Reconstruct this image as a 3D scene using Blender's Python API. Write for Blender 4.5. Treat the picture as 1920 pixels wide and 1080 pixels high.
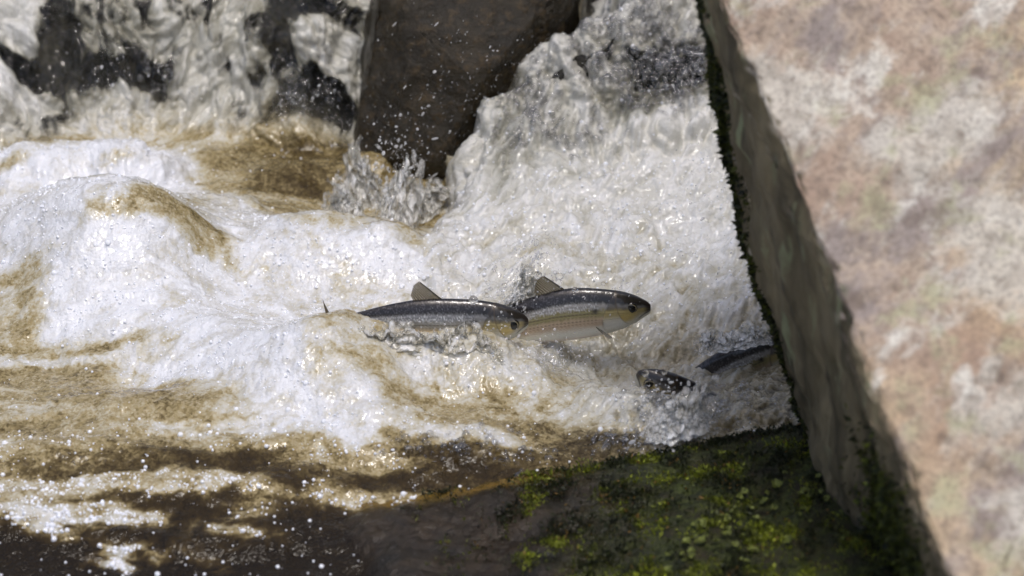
import bpy, bmesh, math
import numpy as np
from mathutils import Vector, Matrix

for o in list(bpy.data.objects):
    bpy.data.objects.remove(o, do_unlink=True)
SC = bpy.context.scene
COL = SC.collection

# ------------------------------------------------------------------ camera
DIST, PITCH = 5.2, math.radians(28)
PXM = 1300.0                                  # photo pixels per metre at the target
F = PXM * DIST
SP, CP = math.sin(PITCH), math.cos(PITCH)
CAM = np.array([0.0, -DIST * CP, DIST * SP])
cam_d = bpy.data.cameras.new('camera')
cam_d.sensor_width = 36
cam_d.lens = 36 * F / 1920
cam_d.clip_end = 2000
cam_d.dof.use_dof = True
cam_d.dof.focus_distance = 5.02
cam_d.dof.aperture_fstop = 3.3
cam = bpy.data.objects.new('camera', cam_d)
cam.location = CAM
cam.rotation_euler = (math.pi / 2 - PITCH, 0, 0)
COL.objects.link(cam)
SC.camera = cam

# ------------------------------------------------------------------ world, sun, exposure
SUN_DIR = Vector((0.10, -0.30, 0.95)).normalized()      # towards the sun
el = math.asin(SUN_DIR.z)
world = bpy.data.worlds.new('World')
SC.world = world
world.use_nodes = True
wn = world.node_tree.nodes
sky = wn.new('ShaderNodeTexSky')
sky.sky_type = 'NISHITA'
sky.sun_disc = False
sky.sun_elevation = el
sky.sun_rotation = math.atan2(SUN_DIR.x, SUN_DIR.y)
sky.dust_density = 4.0
sky.air_density = 0.7
world.node_tree.links.new(sky.outputs[0], wn['Background'].inputs[0])
wn['Background'].inputs[1].default_value = 0.14
sun_d = bpy.data.lights.new('sun', 'SUN')
sun_d.energy = 1.3
sun_d.angle = math.radians(12)
sun_d.color = (1.0, 0.97, 0.93)
sun = bpy.data.objects.new('sun', sun_d)
sun.rotation_euler = SUN_DIR.to_track_quat('Z', 'Y').to_euler()
sun.location = (3, -2, 6)
COL.objects.link(sun)
vs = SC.view_settings
vs.view_transform = 'Standard'
vs.look = 'None'
vs.gamma = 1.0
vs.exposure = 0.07
SC.cycles.use_denoising = True
SC.cycles.max_bounces = 6
SC.cycles.diffuse_bounces = 3
SC.cycles.glossy_bounces = 3
SC.cycles.transmission_bounces = 5
SC.cycles.transparent_max_bounces = 24
SC.cycles.use_adaptive_sampling = True
SC.cycles.adaptive_threshold = .05
SC.cycles.caustics_reflective = False
SC.cycles.caustics_refractive = False

# ------------------------------------------------------------------ noise
class Noise:
    def __init__(s, seed):
        r = np.random.RandomState(seed)
        s.p = r.permutation(256)
        s.p = np.concatenate([s.p, s.p, s.p])
        a = r.rand(256) * 2 * np.pi
        s.g2 = np.stack([np.cos(a), np.sin(a)], 1)
        g = r.randn(256, 3)
        s.g3 = g / np.linalg.norm(g, axis=1, keepdims=True)
        s.rx, s.ry = r.rand(512), r.rand(512)

    def n2(s, x, y):
        xi = np.floor(x).astype(np.int64); yi = np.floor(y).astype(np.int64)
        fx = x - xi; fy = y - yi
        xi &= 255; yi &= 255
        u = fx * fx * fx * (fx * (fx * 6 - 15) + 10)
        v = fy * fy * fy * (fy * (fy * 6 - 15) + 10)
        def gr(i, j, a, b):
            h = s.g2[s.p[s.p[(xi + i) & 255] + ((yi + j) & 255)]]
            return h[..., 0] * a + h[..., 1] * b
        n00 = gr(0, 0, fx, fy); n10 = gr(1, 0, fx - 1, fy)
        n01 = gr(0, 1, fx, fy - 1); n11 = gr(1, 1, fx - 1, fy - 1)
        a = n00 + u * (n10 - n00); b = n01 + u * (n11 - n01)
        return (a + v * (b - a)) * 1.5

    def n3(s, P):
        I = np.floor(P).astype(np.int64); f = P - I; I &= 255
        w = f * f * f * (f * (f * 6 - 15) + 10)
        def gr(i, j, k):
            h = s.p[s.p[s.p[(I[:, 0] + i) & 255] + ((I[:, 1] + j) & 255)] + ((I[:, 2] + k) & 255)]
            g = s.g3[h]
            return g[:, 0] * (f[:, 0] - i) + g[:, 1] * (f[:, 1] - j) + g[:, 2] * (f[:, 2] - k)
        def L(a, b, t): return a + t * (b - a)
        u, v, t = w[:, 0], w[:, 1], w[:, 2]
        return 1.5 * L(L(L(gr(0, 0, 0), gr(1, 0, 0), u), L(gr(0, 1, 0), gr(1, 1, 0), u), v),
                       L(L(gr(0, 0, 1), gr(1, 0, 1), u), L(gr(0, 1, 1), gr(1, 1, 1), u), v), t)

    def worley(s, x, y):
        xi = np.floor(x).astype(np.int64); yi = np.floor(y).astype(np.int64)
        best = np.full(x.shape, 9.0); cid = np.zeros(x.shape)
        for i in (-1, 0, 1):
            for j in (-1, 0, 1):
                h = s.p[s.p[(xi + i) & 255] + ((yi + j) & 255)]
                dx = xi + i + s.rx[h] - x; dy = yi + j + s.ry[h] - y
                d = dx * dx + dy * dy
                m = d < best
                best = np.where(m, d, best); cid = np.where(m, s.rx[h + 256], cid)
        return np.sqrt(best), cid

def fbm2(seed, x, y, octs=4, gain=0.5, mode=0):
    t = 0.0; a = 1.0; tot = 0.0
    for k in range(octs):
        n = Noise(seed + k).n2(x * 2 ** k + 3.7 * k, y * 2 ** k - 1.3 * k)
        if mode == 1: n = np.abs(n) * 2 - 0.6       # billow: round lumps, sharp creases
        if mode == 2: n = 0.6 - np.abs(n) * 2       # ridged
        t = t + a * n; tot += a; a *= gain
    return t / tot

def fbm3(seed, P, octs=4, gain=0.5):
    t = 0.0; a = 1.0; tot = 0.0
    for k in range(octs):
        t = t + a * Noise(seed + k).n3(P * 2 ** k + 5.1 * k); tot += a; a *= gain
    return t / tot

def sst(a, b, x):
    t = np.clip((x - a) / (b - a), 0, 1)
    return t * t * (3 - 2 * t)

RNG = np.random.RandomState(11)

# ------------------------------------------------------------------ photo geometry -> places in the scene
def ray(px, py):
    d = np.array([(px - 960) / F, 0, 0]) + np.array([0, CP, -SP]) + (540 - py) / F * np.array([0, SP, CP])
    return d

def at(px, py, y):
    d = ray(px, py); t = (y - CAM[1]) / d[1]
    return CAM + t * d

def at_z(px, py, z=0.0):
    d = ray(px, py); t = (z - CAM[2]) / d[2]
    return CAM + t * d

# ------------------------------------------------------------------ the river surface: smooth shape first
def smooth_table(pts, n=900, w=25):
    p = np.array(pts); yy = np.linspace(p[0, 0], p[-1, 0], n); zz = np.interp(yy, p[:, 0], p[:, 1])
    k = np.hanning(w); k /= k.sum()
    zp = np.pad(zz, w // 2, mode='edge')
    return yy, np.convolve(zp, k, 'valid')[:n]

CHY, CHZ = smooth_table([(-0.6, 0), (-0.3, 0.0), (-.1, .012), (.1, .04), (.25, .085), (.33, .13), (.45, .26), (.6, .46),
                         (.75, .63), (.9, .73), (1.1, .77), (1.6, .78)])
def chute_z(y): return np.interp(y, CHY, CHZ)
def hit(px, py, zf):
    d = ray(px, py); t = np.linspace(3.2, 8.5, 4000)
    P = CAM + t[:, None] * d
    z = zf(P[:, 0], P[:, 1])
    i = np.argmax(P[:, 2] < z)
    return P[i]
_e = [hit(a, b, lambda x, y: chute_z(y)) for a, b in
      [(700, 520), (770, 460), (800, 400), (835, 320), (870, 235), (925, 130), (985, 65), (1060, 25), (1100, 0)]]
EDGE_Y = np.array([p[1] for p in _e] + [1.2]); EDGE_X = np.array([p[0] for p in _e] + [_e[-1][0] + .08])
_LY = np.linspace(-3, 4, 7000); _LN = Noise(77).n2(_LY * 11, _LY * 0 + .4) + .35 * Noise(78).n2(_LY * 31, _LY * 0 + .4)
def chute_edge(y):
    e = np.interp(y, EDGE_Y, EDGE_X)
    lob = np.abs(np.interp(y, _LY, _LN)) * .05
    return e + .012 - lob * sst(.1, .3, y)
def chute_mask(x, y):
    w = 0.09
    t = np.clip((x - chute_edge(y)) / w, 0, 1)
    return np.sqrt(t * (2 - t))

LFY, LFZ = smooth_table([(-.2, 0), (0, 0), (.05, .035), (.12, .16), (.17, .19), (.27, .36), (.33, .39), (.45, .60), (.6, .74), (.8, .77), (1.4, .78)], w=31)
def left_foot(x):
    return 0.50 - 0.05 * sst(-.35, -.7, x) + 0.035 * np.sin(x * 9 + 1) + 0.02 * np.sin(x * 23)
def left_z(x, y): return np.interp(y - left_foot(x), LFY, LFZ)

# mounds (photo spot of the crest foot, radii in px, height m)
MOUNDS = [
    (200, 525, 150, 78, .125), (60, 470, 120, 60, .05), (330, 500, 90, 70, .045), (140, 335, 130, 45, .050), (265, 345, 70, 35, .045),
    (20, 330, 80, 40, .03), (430, 420, 130, 40, .03), (660, 500, 130, 55, .060), (530, 500, 110, 55, .045), (745, 505, 60, 40, .030),
    (480, 700, 120, 50, .050), (570, 735, 80, 45, .045), (330, 640, 150, 50, .035), (690, 790, 90, 45, .035), (640, 730, 90, 40, .03),
    (785, 700, 140, 40, .060), (650, 680, 60, 36, .026), (900, 705, 60, 35, .030), (1010, 720, 80, 40, .020), (860, 830, 110, 35, .025), (1150, 760, 90, 40, .025),
    (300, 780, 260, 30, .028), (120, 850, 200, 26, .022), (520, 850, 160, 28, .022), (350, 910, 300, 24, .022), (80, 960, 150, 28, .02),
    (450, 985, 120, 26, .016), (820, 640, 180, 30, .012), (1270, 800, 110, 40, .02), (1400, 700, 90, 50, .02), (690, 330, 50, 30, .03), (560, 330, 90, 25, .02),
]
_M = []
for (a, b, rx, ry, h) in MOUNDS:
    p = at_z(a, b, 0.0)
    _M.append((p[0], p[1], rx / PXM, ry / PXM / SP, h * (1.12 if a < 350 and 450 < b < 560 else 1.0)))

def base_z(x, y):
    z = -0.055 * sst(-.35, -1.0, y)
    z = z - 0.05 * sst(.02, .12, x) * np.exp(-((y + .20) / .10) ** 2) * (1 - sst(.3, .5, x))
    for (cx, cy, rx, ry, h) in _M:
        dx = (x - cx) / rx; dy = (y - cy) / ry
        z = z + h * np.exp(-(dx * dx + dy * dy) * 0.9)
    ml = 1 - sst(-.16, -.10, x)
    z = z + left_z(x, y) * ml
    z = z + chute_z(y) * chute_mask(x, y) * (1 - ml)
    back = sst(.95, 1.1, y)                                  # the flat stretch upstream
    return z * (1 - back) + .78 * back

def gp(px, py): return hit(px, py, base_z)

# aeration of the water: 0 clear brown ... .45 amber ... .7 cream ... 1 white foam
PATCH = [  # px, py, rx, ry, value
    # dark front pool
    (100, 1060, 260, 60, .04), (350, 1050, 200, 60, .05), (560, 1060, 160, 70, .04), (330, 945, 120, 16, .10), (430, 965, 60, 20, .06),
    (560, 985, 70, 25, .08), (120, 990, 120, 22, .22), (60, 900, 90, 22, .55), (200, 905, 120, 18, .60), (330, 900, 120, 12, .55), (90, 960, 140, 16, .60),
    (240, 965, 70, 16, .5), (450, 1000, 60, 30, .42), (240, 1040, 60, 25, .35), (460, 960, 35, 22, .62), (100, 880, 60, 12, .14), (150, 1010, 60, 14, .1),
    (480, 870, 110, 16, .14), (600, 895, 60, 18, .16), (300, 865, 110, 14, .22), (180, 860, 90, 14, .32), (400, 835, 170, 12, .40), (280, 805, 220, 9, .66), (480, 825, 120, 10, .62),
    (60, 800, 80, 12, .33), (100, 775, 130, 22, .55), (30, 765, 60, 16, .55), (200, 740, 110, 26, .40), (100, 705, 90, 16, .42), (320, 745, 110, 22, .40), (390, 780, 70, 14, .42),
    (560, 822, 50, 10, .30), (620, 875, 90, 16, .5), (690, 870, 70, 18, .55), (640, 915, 45, 16, .55), (770, 860, 60, 14, .18), (700, 900, 90, 14, .12),
    (850, 890, 140, 16, .13), (1000, 860, 110, 12, .24), (900, 915, 120, 8, .2), (1050, 880, 90, 8, .3), (1100, 840, 70, 10, .25),
    # white middle left
    (200, 500, 160, 90, 1.0), (180, 590, 130, 60, .95), (40, 500, 60, 50, .72), (20, 550, 55, 40, .50), (45, 600, 45, 30, .40), (40, 460, 80, 30, .95),
    (80, 640, 90, 18, .55), (170, 645, 70, 16, .42), (250, 665, 110, 16, .72), (60, 680, 90, 10, .7), (380, 590, 120, 40, .92), (330, 510, 60, 40, .78), (310, 560, 40, 25, .68),
    (420, 660, 130, 40, .95), (520, 700, 110, 50, .92), (600, 760, 90, 35, .9), (480, 760, 90, 30, .85), (640, 800, 80, 30, .85), (420, 705, 30, 10, .7), (560, 800, 60, 20, .8),
    (260, 385, 90, 22, .46), (330, 400, 90, 20, .42), (390, 430, 50, 20, .45), (220, 375, 40, 16, .45), (380, 390, 60, 20, .62),
    (100, 300, 130, 30, .95), (270, 320, 90, 28, .98), (150, 365, 140, 24, .95), (40, 380, 90, 30, .95), (60, 240, 100, 20, .62), (110, 265, 60, 12, .45), (20, 305, 40, 12, .45),
    (230, 290, 50, 12, .48), (180, 240, 60, 20, .8), (420, 375, 70, 20, .85), (480, 420, 90, 25, .92), (440, 330, 60, 20, .5), (340, 260, 120, 20, .55),
    (500, 330, 90, 24, .27), (590, 300, 90, 24, .29), (560, 350, 70, 18, .18), (480, 290, 90, 20, .36), (640, 330, 40, 25, .36), (540, 385, 80, 16, .50), (620, 400, 60, 20, .62),
    (560, 460, 120, 40, .93), (680, 480, 100, 35, 1.0), (740, 500, 60, 30, 1.0), (520, 540, 100, 35, .85), (620, 540, 90, 20, .78), (560, 590, 80, 30, .82),
    (720, 540, 90, 14, .76), (860, 520, 80, 30, .82), (620, 610, 40, 40, .62), (700, 650, 90, 22, .58), (660, 665, 50, 16, .50), (800, 660, 90, 20, .68), (880, 670, 80, 24, .74), (760, 700, 90, 16, .82),
    (930, 700, 100, 24, .76), (820, 735, 90, 14, .58), (880, 760, 90, 16, .50), (960, 760, 90, 16, .54), (780, 780, 60, 12, .55), (1050, 740, 80, 20, .62), (1120, 760, 70, 24, .72), (1000, 800, 100, 14, .40),
    (860, 805, 110, 16, .70), (930, 830, 90, 14, .66), (760, 820, 40, 12, .3), (1090, 805, 80, 12, .28), (1130, 820, 60, 10, .22), (720, 770, 50, 12, .85), (1040, 680, 70, 20, .72),
    # right: fast white water, streaky
    (900, 420, 110, 60, .80), (1000, 380, 110, 60, .82), (1100, 350, 120, 50, .84), (1250, 350, 110, 60, .85), (1330, 280, 70, 60, .80), (1330, 420, 70, 60, .84),
    (1040, 470, 90, 40, .74), (1180, 440, 110, 40, .82), (1120, 510, 90, 30, .70), (1250, 500, 110, 40, .76), (1350, 540, 70, 40, .75), (1280, 600, 90, 30, .64), (1150, 660, 90, 24, .58), (1240, 670, 80, 20, .56),
    (1350, 690, 70, 30, .58), (1420, 720, 50, 25, .45), (1420, 640, 50, 14, .35), (1340, 640, 40, 10, .35), (1430, 790, 60, 20, .46), (1350, 780, 60, 20, .5), (1260, 820, 60, 16, .45), (1220, 780, 60, 20, .6),
    (1290, 220, 60, 20, .85), (940, 250, 60, 60, .72), (1010, 180, 70, 60, .70), (1080, 100, 80, 70, .72), (1130, 270, 90, 40, .72), (1200, 40, 120, 40, .70), (1340, 60, 40, 50, .7),
    (1230, 120, 50, 40, .34), (1180, 190, 60, 24, .38), (1290, 130, 50, 30, .38), (1060, 240, 30, 20, .5), (1130, 95, 30, 14, .48), (950, 190, 24, 26, .42), (1000, 290, 50, 30, .58), (900, 300, 40, 40, .72),
    # left cascade
    (30, 40, 60, 40, .78), (110, 90, 40, 60, .30), (60, 140, 40, 14, .30), (110, 165, 25, 20, .32), (220, 40, 60, 40, .50), (200, 100, 40, 20, .62), (240, 125, 30, 14, .3), (285, 150, 26, 26, .28), (180, 135, 40, 10, .35),
    (240, 190, 90, 20, .70), (340, 60, 40, 50, .62), (400, 90, 50, 30, .60), (320, 150, 30, 20, .55), (440, 130, 60, 40, .64), (540, 60, 25, 60, .36), (500, 40, 30, 50, .40), (620, 90, 60, 50, .70), (620, 20, 60, 14, .4),
    (480, 190, 70, 20, .60), (590, 170, 50, 22, .30), (540, 200, 40, 16, .34), (640, 190, 30, 20, .40), (420, 230, 90, 18, .62), (570, 240, 70, 16, .56), (50, 190, 80, 20, .85), (380, 20, 50, 20, .5), (460, 20, 40, 20, .6),
    # splash corner
    (760, 410, 40, 26, .45), (800, 370, 24, 24, .35), (700, 380, 40, 30, .55), (760, 330, 40, 30, .40), (720, 430, 40, 18, .75),
]
_P = []
for (a, b, rx, ry, v) in PATCH:
    p = gp(a, b); p2 = gp(a, b - ry); p3 = gp(a, b + ry)
    _P.append((p[0], p[1], rx / PXM, max(abs(p2[1] - p3[1]) / 2, .012), v))
def aeration(x, y):
    num = np.full(x.shape, .6 * 0.01); den = np.full(x.shape, 0.01)
    for (cx, cy, rx, ry, v) in _P:
        q = ((x - cx) / rx) ** 2 + ((y - cy) / ry) ** 2
        w = np.exp(-np.minimum(q, 40) * 1.5)
        w *= 1.7 if v < .62 else 1.0
        num += w * v; den += w
    return num / den

# ------------------------------------------------------------------ object helpers
def link(name, me, mat=None, parent=None, smooth=True):
    o = bpy.data.objects.new(name, me)
    COL.objects.link(o)
    if mat is not None: me.materials.append(mat)
    if parent is not None: o.parent = parent
    if smooth and len(me.polygons):
        me.polygons.foreach_set('use_smooth', np.ones(len(me.polygons), bool))
    return o

def mesh_np(name, V, Fq):
    """V (n,3), Fq (m,k) all faces with the same number of corners"""
    me = bpy.data.meshes.new(name)
    V = np.asarray(V, np.float32); Fq = np.asarray(Fq, np.int32)
    k = Fq.shape[1]
    me.vertices.add(len(V)); me.vertices.foreach_set('co', V.ravel())
    me.loops.add(Fq.size); me.loops.foreach_set('vertex_index', Fq.ravel())
    me.polygons.add(len(Fq))
    me.polygons.foreach_set('loop_start', np.arange(0, Fq.size, k, dtype=np.int32))
    me.update(calc_edges=True); me.validate()
    return me

def fattr(me, name, v):
    a = me.attributes.new(name, 'FLOAT', 'POINT'); a.data.foreach_set('value', np.asarray(v, np.float32).ravel())
def cattr(me, name, v):
    v = np.asarray(v, np.float32)
    if v.shape[1] == 3: v = np.concatenate([v, np.ones((len(v), 1), np.float32)], 1)
    a = me.attributes.new(name, 'FLOAT_COLOR', 'POINT'); a.data.foreach_set('color', v.ravel())

def grid_faces(nr, nc, wrap=False):
    i = np.arange(nr - 1)[:, None]; j = np.arange(nc if wrap else nc - 1)[None, :]
    j2 = (j + 1) % nc
    return np.stack([i * nc + j, i * nc + j2, (i + 1) * nc + j2, (i + 1) * nc + j], -1).reshape(-1, 4)

def tag(o, label=None, cat=None, group=None, kind=None):
    if label: o['label'] = label
    if cat: o['category'] = cat
    if group: o['group'] = group
    if kind: o['kind'] = kind
    return o

def empty(name, loc):
    o = bpy.data.objects.new(name, None); o.location = loc; o.empty_display_size = .05
    COL.objects.link(o); return o

# ------------------------------------------------------------------ node helpers
class NT:
    def __init__(s, name):
        s.m = bpy.data.materials.new(name); s.m.use_nodes = True
        s.t = s.m.node_tree; s.n = s.t.nodes; s.l = s.t.links
        s.bsdf = s.n['Principled BSDF']; s.out = s.n['Material Output']
    def new(s, typ, ins=None, **kw):
        n = s.n.new(typ)
        for k, v in kw.items(): setattr(n, k, v)
        for k, v in (ins or {}).items():
            if hasattr(v, 'links') and hasattr(v, 'is_output'): s.l.new(v, n.inputs[k])
            else: n.inputs[k].default_value = v
        return n
    def set(s, **kw):
        for k, v in kw.items():
            k = k.replace('_', ' ')
            if hasattr(v, 'is_output'): s.l.new(v, s.bsdf.inputs[k])
            else: s.bsdf.inputs[k].default_value = v
    def math(s, op, a, b=0.0, clamp=False):
        n = s.n.new('ShaderNodeMath'); n.operation = op; n.use_clamp = clamp
        for i, v in enumerate((a, b)):
            if hasattr(v, 'is_output'): s.l.new(v, n.inputs[i])
            else: n.inputs[i].default_value = v
        return n.outputs[0]
    def attr(s, name): return s.new('ShaderNodeAttribute', attribute_name=name)
    def noise(s, scale, detail=4, rough=.55, vec=None, dist=0.0):
        n = s.new('ShaderNodeTexNoise', {'Scale': scale, 'Detail': detail, 'Roughness': rough, 'Distortion': dist})
        if vec is not None: s.l.new(vec, n.inputs['Vector'])
        return n.outputs['Fac']
    def vor(s, scale, vec=None, feature='F1', rnd=1.0):
        n = s.new('ShaderNodeTexVoronoi', {'Scale': scale, 'Randomness': rnd}, feature=feature)
        if vec is not None: s.l.new(vec, n.inputs['Vector'])
        return n.outputs['Distance']
    def ramp(s, fac, stops, interp='LINEAR'):
        n = s.n.new('ShaderNodeValToRGB'); cr = n.color_ramp; cr.interpolation = interp
        while len(cr.elements) < len(stops): cr.elements.new(.5)
        for e, (p, c) in zip(cr.elements, stops):
            e.position = p; e.color = (c, c, c, 1) if not hasattr(c, '__len__') else (*c, 1)
        s.l.new(fac, n.inputs[0]); return n.outputs[0]
    def mix(s, fac, a, b, blend='MIX'):
        n = s.n.new('ShaderNodeMix'); n.data_type = 'RGBA'; n.blend_type = blend
        for i, v in ((0, fac), (6, a), (7, b)):
            if hasattr(v, 'is_output'): s.l.new(v, n.inputs[i])
            else: n.inputs[i].default_value = v if i == 0 else (*v, 1)
        return n.outputs[2]
    def bump(s, h, strength=.5, dist=.002, normal=None):
        n = s.new('ShaderNodeBump', {'Strength': strength, 'Distance': dist}); s.l.new(h, n.inputs['Height'])
        if normal is not None: s.l.new(normal, n.inputs['Normal'])
        return n.outputs[0]
    def pos(s): return s.new('ShaderNodeTexCoord').outputs['Object']

# ---- water
def water_material(name, gain=1.0, gloss=.75):
    N = NT(name); P = N.pos()
    aer = N.attr('aer').outputs['Fac']; veil = N.attr('veil').outputs['Fac']; tan = N.attr('tan').outputs['Fac']
    n1 = N.noise(90, 5, .62, P); v1 = N.vor(230, P); v2 = N.vor(480, P); n3 = N.noise(30, 3, .5, P)
    a = N.math('ADD', aer, N.math('MULTIPLY', N.math('SUBTRACT', n1, .5), .16))
    a = N.math('ADD', a, N.math('MULTIPLY', N.math('SUBTRACT', .42, v1), .07))
    mid = N.ramp(aer, [(.08, 0), (.30, 1), (.72, 1), (.95, .35)])
    mid = N.math('MULTIPLY', mid, N.math('ADD', N.math('MULTIPLY', tan, .8), .2))
    for sc_, am in ((300, .15), (150, .11)):                 # single bubbles, each cell more or less frothy
        vn = N.new('ShaderNodeTexVoronoi', {'Scale': sc_, 'Vector': P}); cell = N.new('ShaderNodeSeparateColor', {0: vn.outputs['Color']}).outputs[0]
        cell = N.math('MULTIPLY', N.math('SUBTRACT', cell, .5), N.math('MULTIPLY', mid, am))
        a = N.math('ADD', a, cell, True)
    colt = N.ramp(a, [(0, (.015, .010, .004)), (.16, (.042, .028, .010)), (.30, (.12, .088, .034)), (.43, (.31, .245, .115)),
                      (.57, (.43, .375, .245)), (.70, (.53, .505, .42)), (.84, (.61, .608, .595)), (1, (.75, .765, .80))])
    colg = N.ramp(a, [(0, (.02, .02, .016)), (.25, (.07, .07, .058)), (.42, (.24, .235, .19)), (.56, (.36, .355, .305)), (.74, (.50, .495, .45)), (1, (.70, .70, .69))])
    col = N.mix(tan, colg, colt)
    if gain != 1.0: col = N.mix(1.0, col, (gain, gain, gain), 'MULTIPLY')
    rough = N.ramp(a, [(0, .03), (.35, .10), (.6, .35), (1, .5)])
    dome = N.math('MULTIPLY', v1, v1)
    h = N.math('SUBTRACT', N.math('MULTIPLY', n1, .6), dome)
    h = N.math('SUBTRACT', h, N.math('MULTIPLY', v2, .22))
    h = N.math('ADD', h, N.math('MULTIPLY', n3, N.ramp(a, [(.05, 3.5), (.4, .4)])))
    st = N.ramp(a, [(0, .45), (.4, .2), (1, .38)])
    b = N.new('ShaderNodeBump', {'Distance': .0028, 'Strength': st, 'Height': h})
    b2 = N.new('ShaderNodeBump', {'Distance': .006, 'Strength': .6, 'Height': N.math('ADD', n3, N.math('MULTIPLY', v1, -.12))})
    N.set(Base_Color=col, Roughness=rough, IOR=1.33, Normal=b.outputs[0], Coat_Weight=N.ramp(a, [(.2, 0), (.5, 1)]), Coat_Roughness=.03, Coat_IOR=1.4, Coat_Normal=b2.outputs[0])
    tr = N.new('ShaderNodeBsdfTransparent', {'Color': (.97, .965, .94, 1)})
    gl = N.new('ShaderNodeBsdfGlossy', {'Roughness': .04, 'Normal': b2.outputs[0]})
    lw_ = N.new('ShaderNodeLayerWeight', {'Blend': .5, 'Normal': b2.outputs[0]}).outputs['Facing']
    fr = N.math('ADD', N.math('MULTIPLY', N.math('POWER', lw_, 3.0), gloss), .03, True)
    thin = N.new('ShaderNodeMixShader', {0: fr, 1: tr.outputs[0], 2: gl.outputs[0]})
    cov = N.math('ADD', veil, N.math('MULTIPLY', N.math('SUBTRACT', n1, .5), .35), True)
    cov = N.math('MAXIMUM', cov, N.math('GREATER_THAN', veil, .97))
    mx = N.new('ShaderNodeMixShader', {0: cov, 1: thin.outputs[0], 2: N.bsdf.outputs[0]})
    N.l.new(mx.outputs[0], N.out.inputs[0])
    return N.m
M_WATER = water_material('white_water')
M_SPLASH = water_material('splash_water', 1.4, .25)

def drop_material():
    N = NT('water_drop'); N.set(Base_Color=(1, 1, 1, 1), Roughness=.0, IOR=1.33, Transmission_Weight=1.0)
    tr = N.new('ShaderNodeBsdfTransparent'); m = N.new('ShaderNodeMixShader', {0: .45, 1: tr.outputs[0], 2: N.bsdf.outputs[0]})
    N.l.new(m.outputs[0], N.out.inputs[0]); return N.m
M_DROP = drop_material()
def bubble_material(white, name, pw=1.0, mx=.85):
    N = NT(name); fr = N.new('ShaderNodeLayerWeight', {'Blend': .45})
    tr = N.new('ShaderNodeBsdfTransparent', {'Color': (.97, .97, .97, 1)}); gl = N.new('ShaderNodeBsdfGlossy', {'Roughness': .02})
    f = N.math('MINIMUM', N.math('ADD', N.math('POWER', fr.outputs['Facing'], pw), .05), mx)
    m = N.new('ShaderNodeMixShader', {0: f, 1: tr.outputs[0], 2: gl.outputs[0]})
    N.set(Base_Color=(.95, .955, .96, 1), Roughness=.08)
    m2 = N.new('ShaderNodeMixShader', {0: white, 1: m.outputs[0], 2: N.bsdf.outputs[0]})
    N.l.new(m2.outputs[0], N.out.inputs[0]); return N.m
N = NT('foam_bubble'); N.set(Base_Color=(.86, .88, .94, 1), Roughness=.10, IOR=1.4, Coat_Weight=.6, Coat_Roughness=.02); M_BUB = N.m
M_BIG = bubble_material(.0, 'clear_bubble', 1.6, .7)
M_SPRAY = bubble_material(.30, 'spray_drop', 3.0, .55)
M_FILM = bubble_material(.0, 'bubble_film', 3.5, .45)

# ---- rocks
def rock_wet(name, c1, c2, c3, rough=.22, scale=14):
    N = NT(name); P = N.pos()
    n = N.noise(scale, 8, .62, P); n2 = N.noise(scale * 5, 6, .7, P); n3 = N.noise(scale * .4, 3, .5, P)
    col = N.mix(N.ramp(n, [(.35, 0), (.65, 1)]), c1, c2)
    col = N.mix(N.ramp(n2, [(.52, 0), (.66, 1)]), col, c3)
    r = N.ramp(n3, [(.3, rough * .6), (.7, rough * 1.8)])
    h = N.math('ADD', n, N.math('MULTIPLY', n2, .5))
    N.set(Base_Color=col, Roughness=r, Normal=N.bump(h, .8, .009), Coat_Weight=.5, Coat_Roughness=.08, Specular_IOR_Level=.2, Coat_Normal=N.bump(N.noise(110, 4, .6, P), 1.0, .012))
    return N.m
M_DARK = rock_wet('wet_brown_rock', (.010, .0075, .0032), (.026, .019, .0075), (.055, .035, .012), .30)
M_LEDGE = rock_wet('wet_black_rock', (.010, .009, .007), (.026, .024, .018), (.045, .042, .026))

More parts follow.
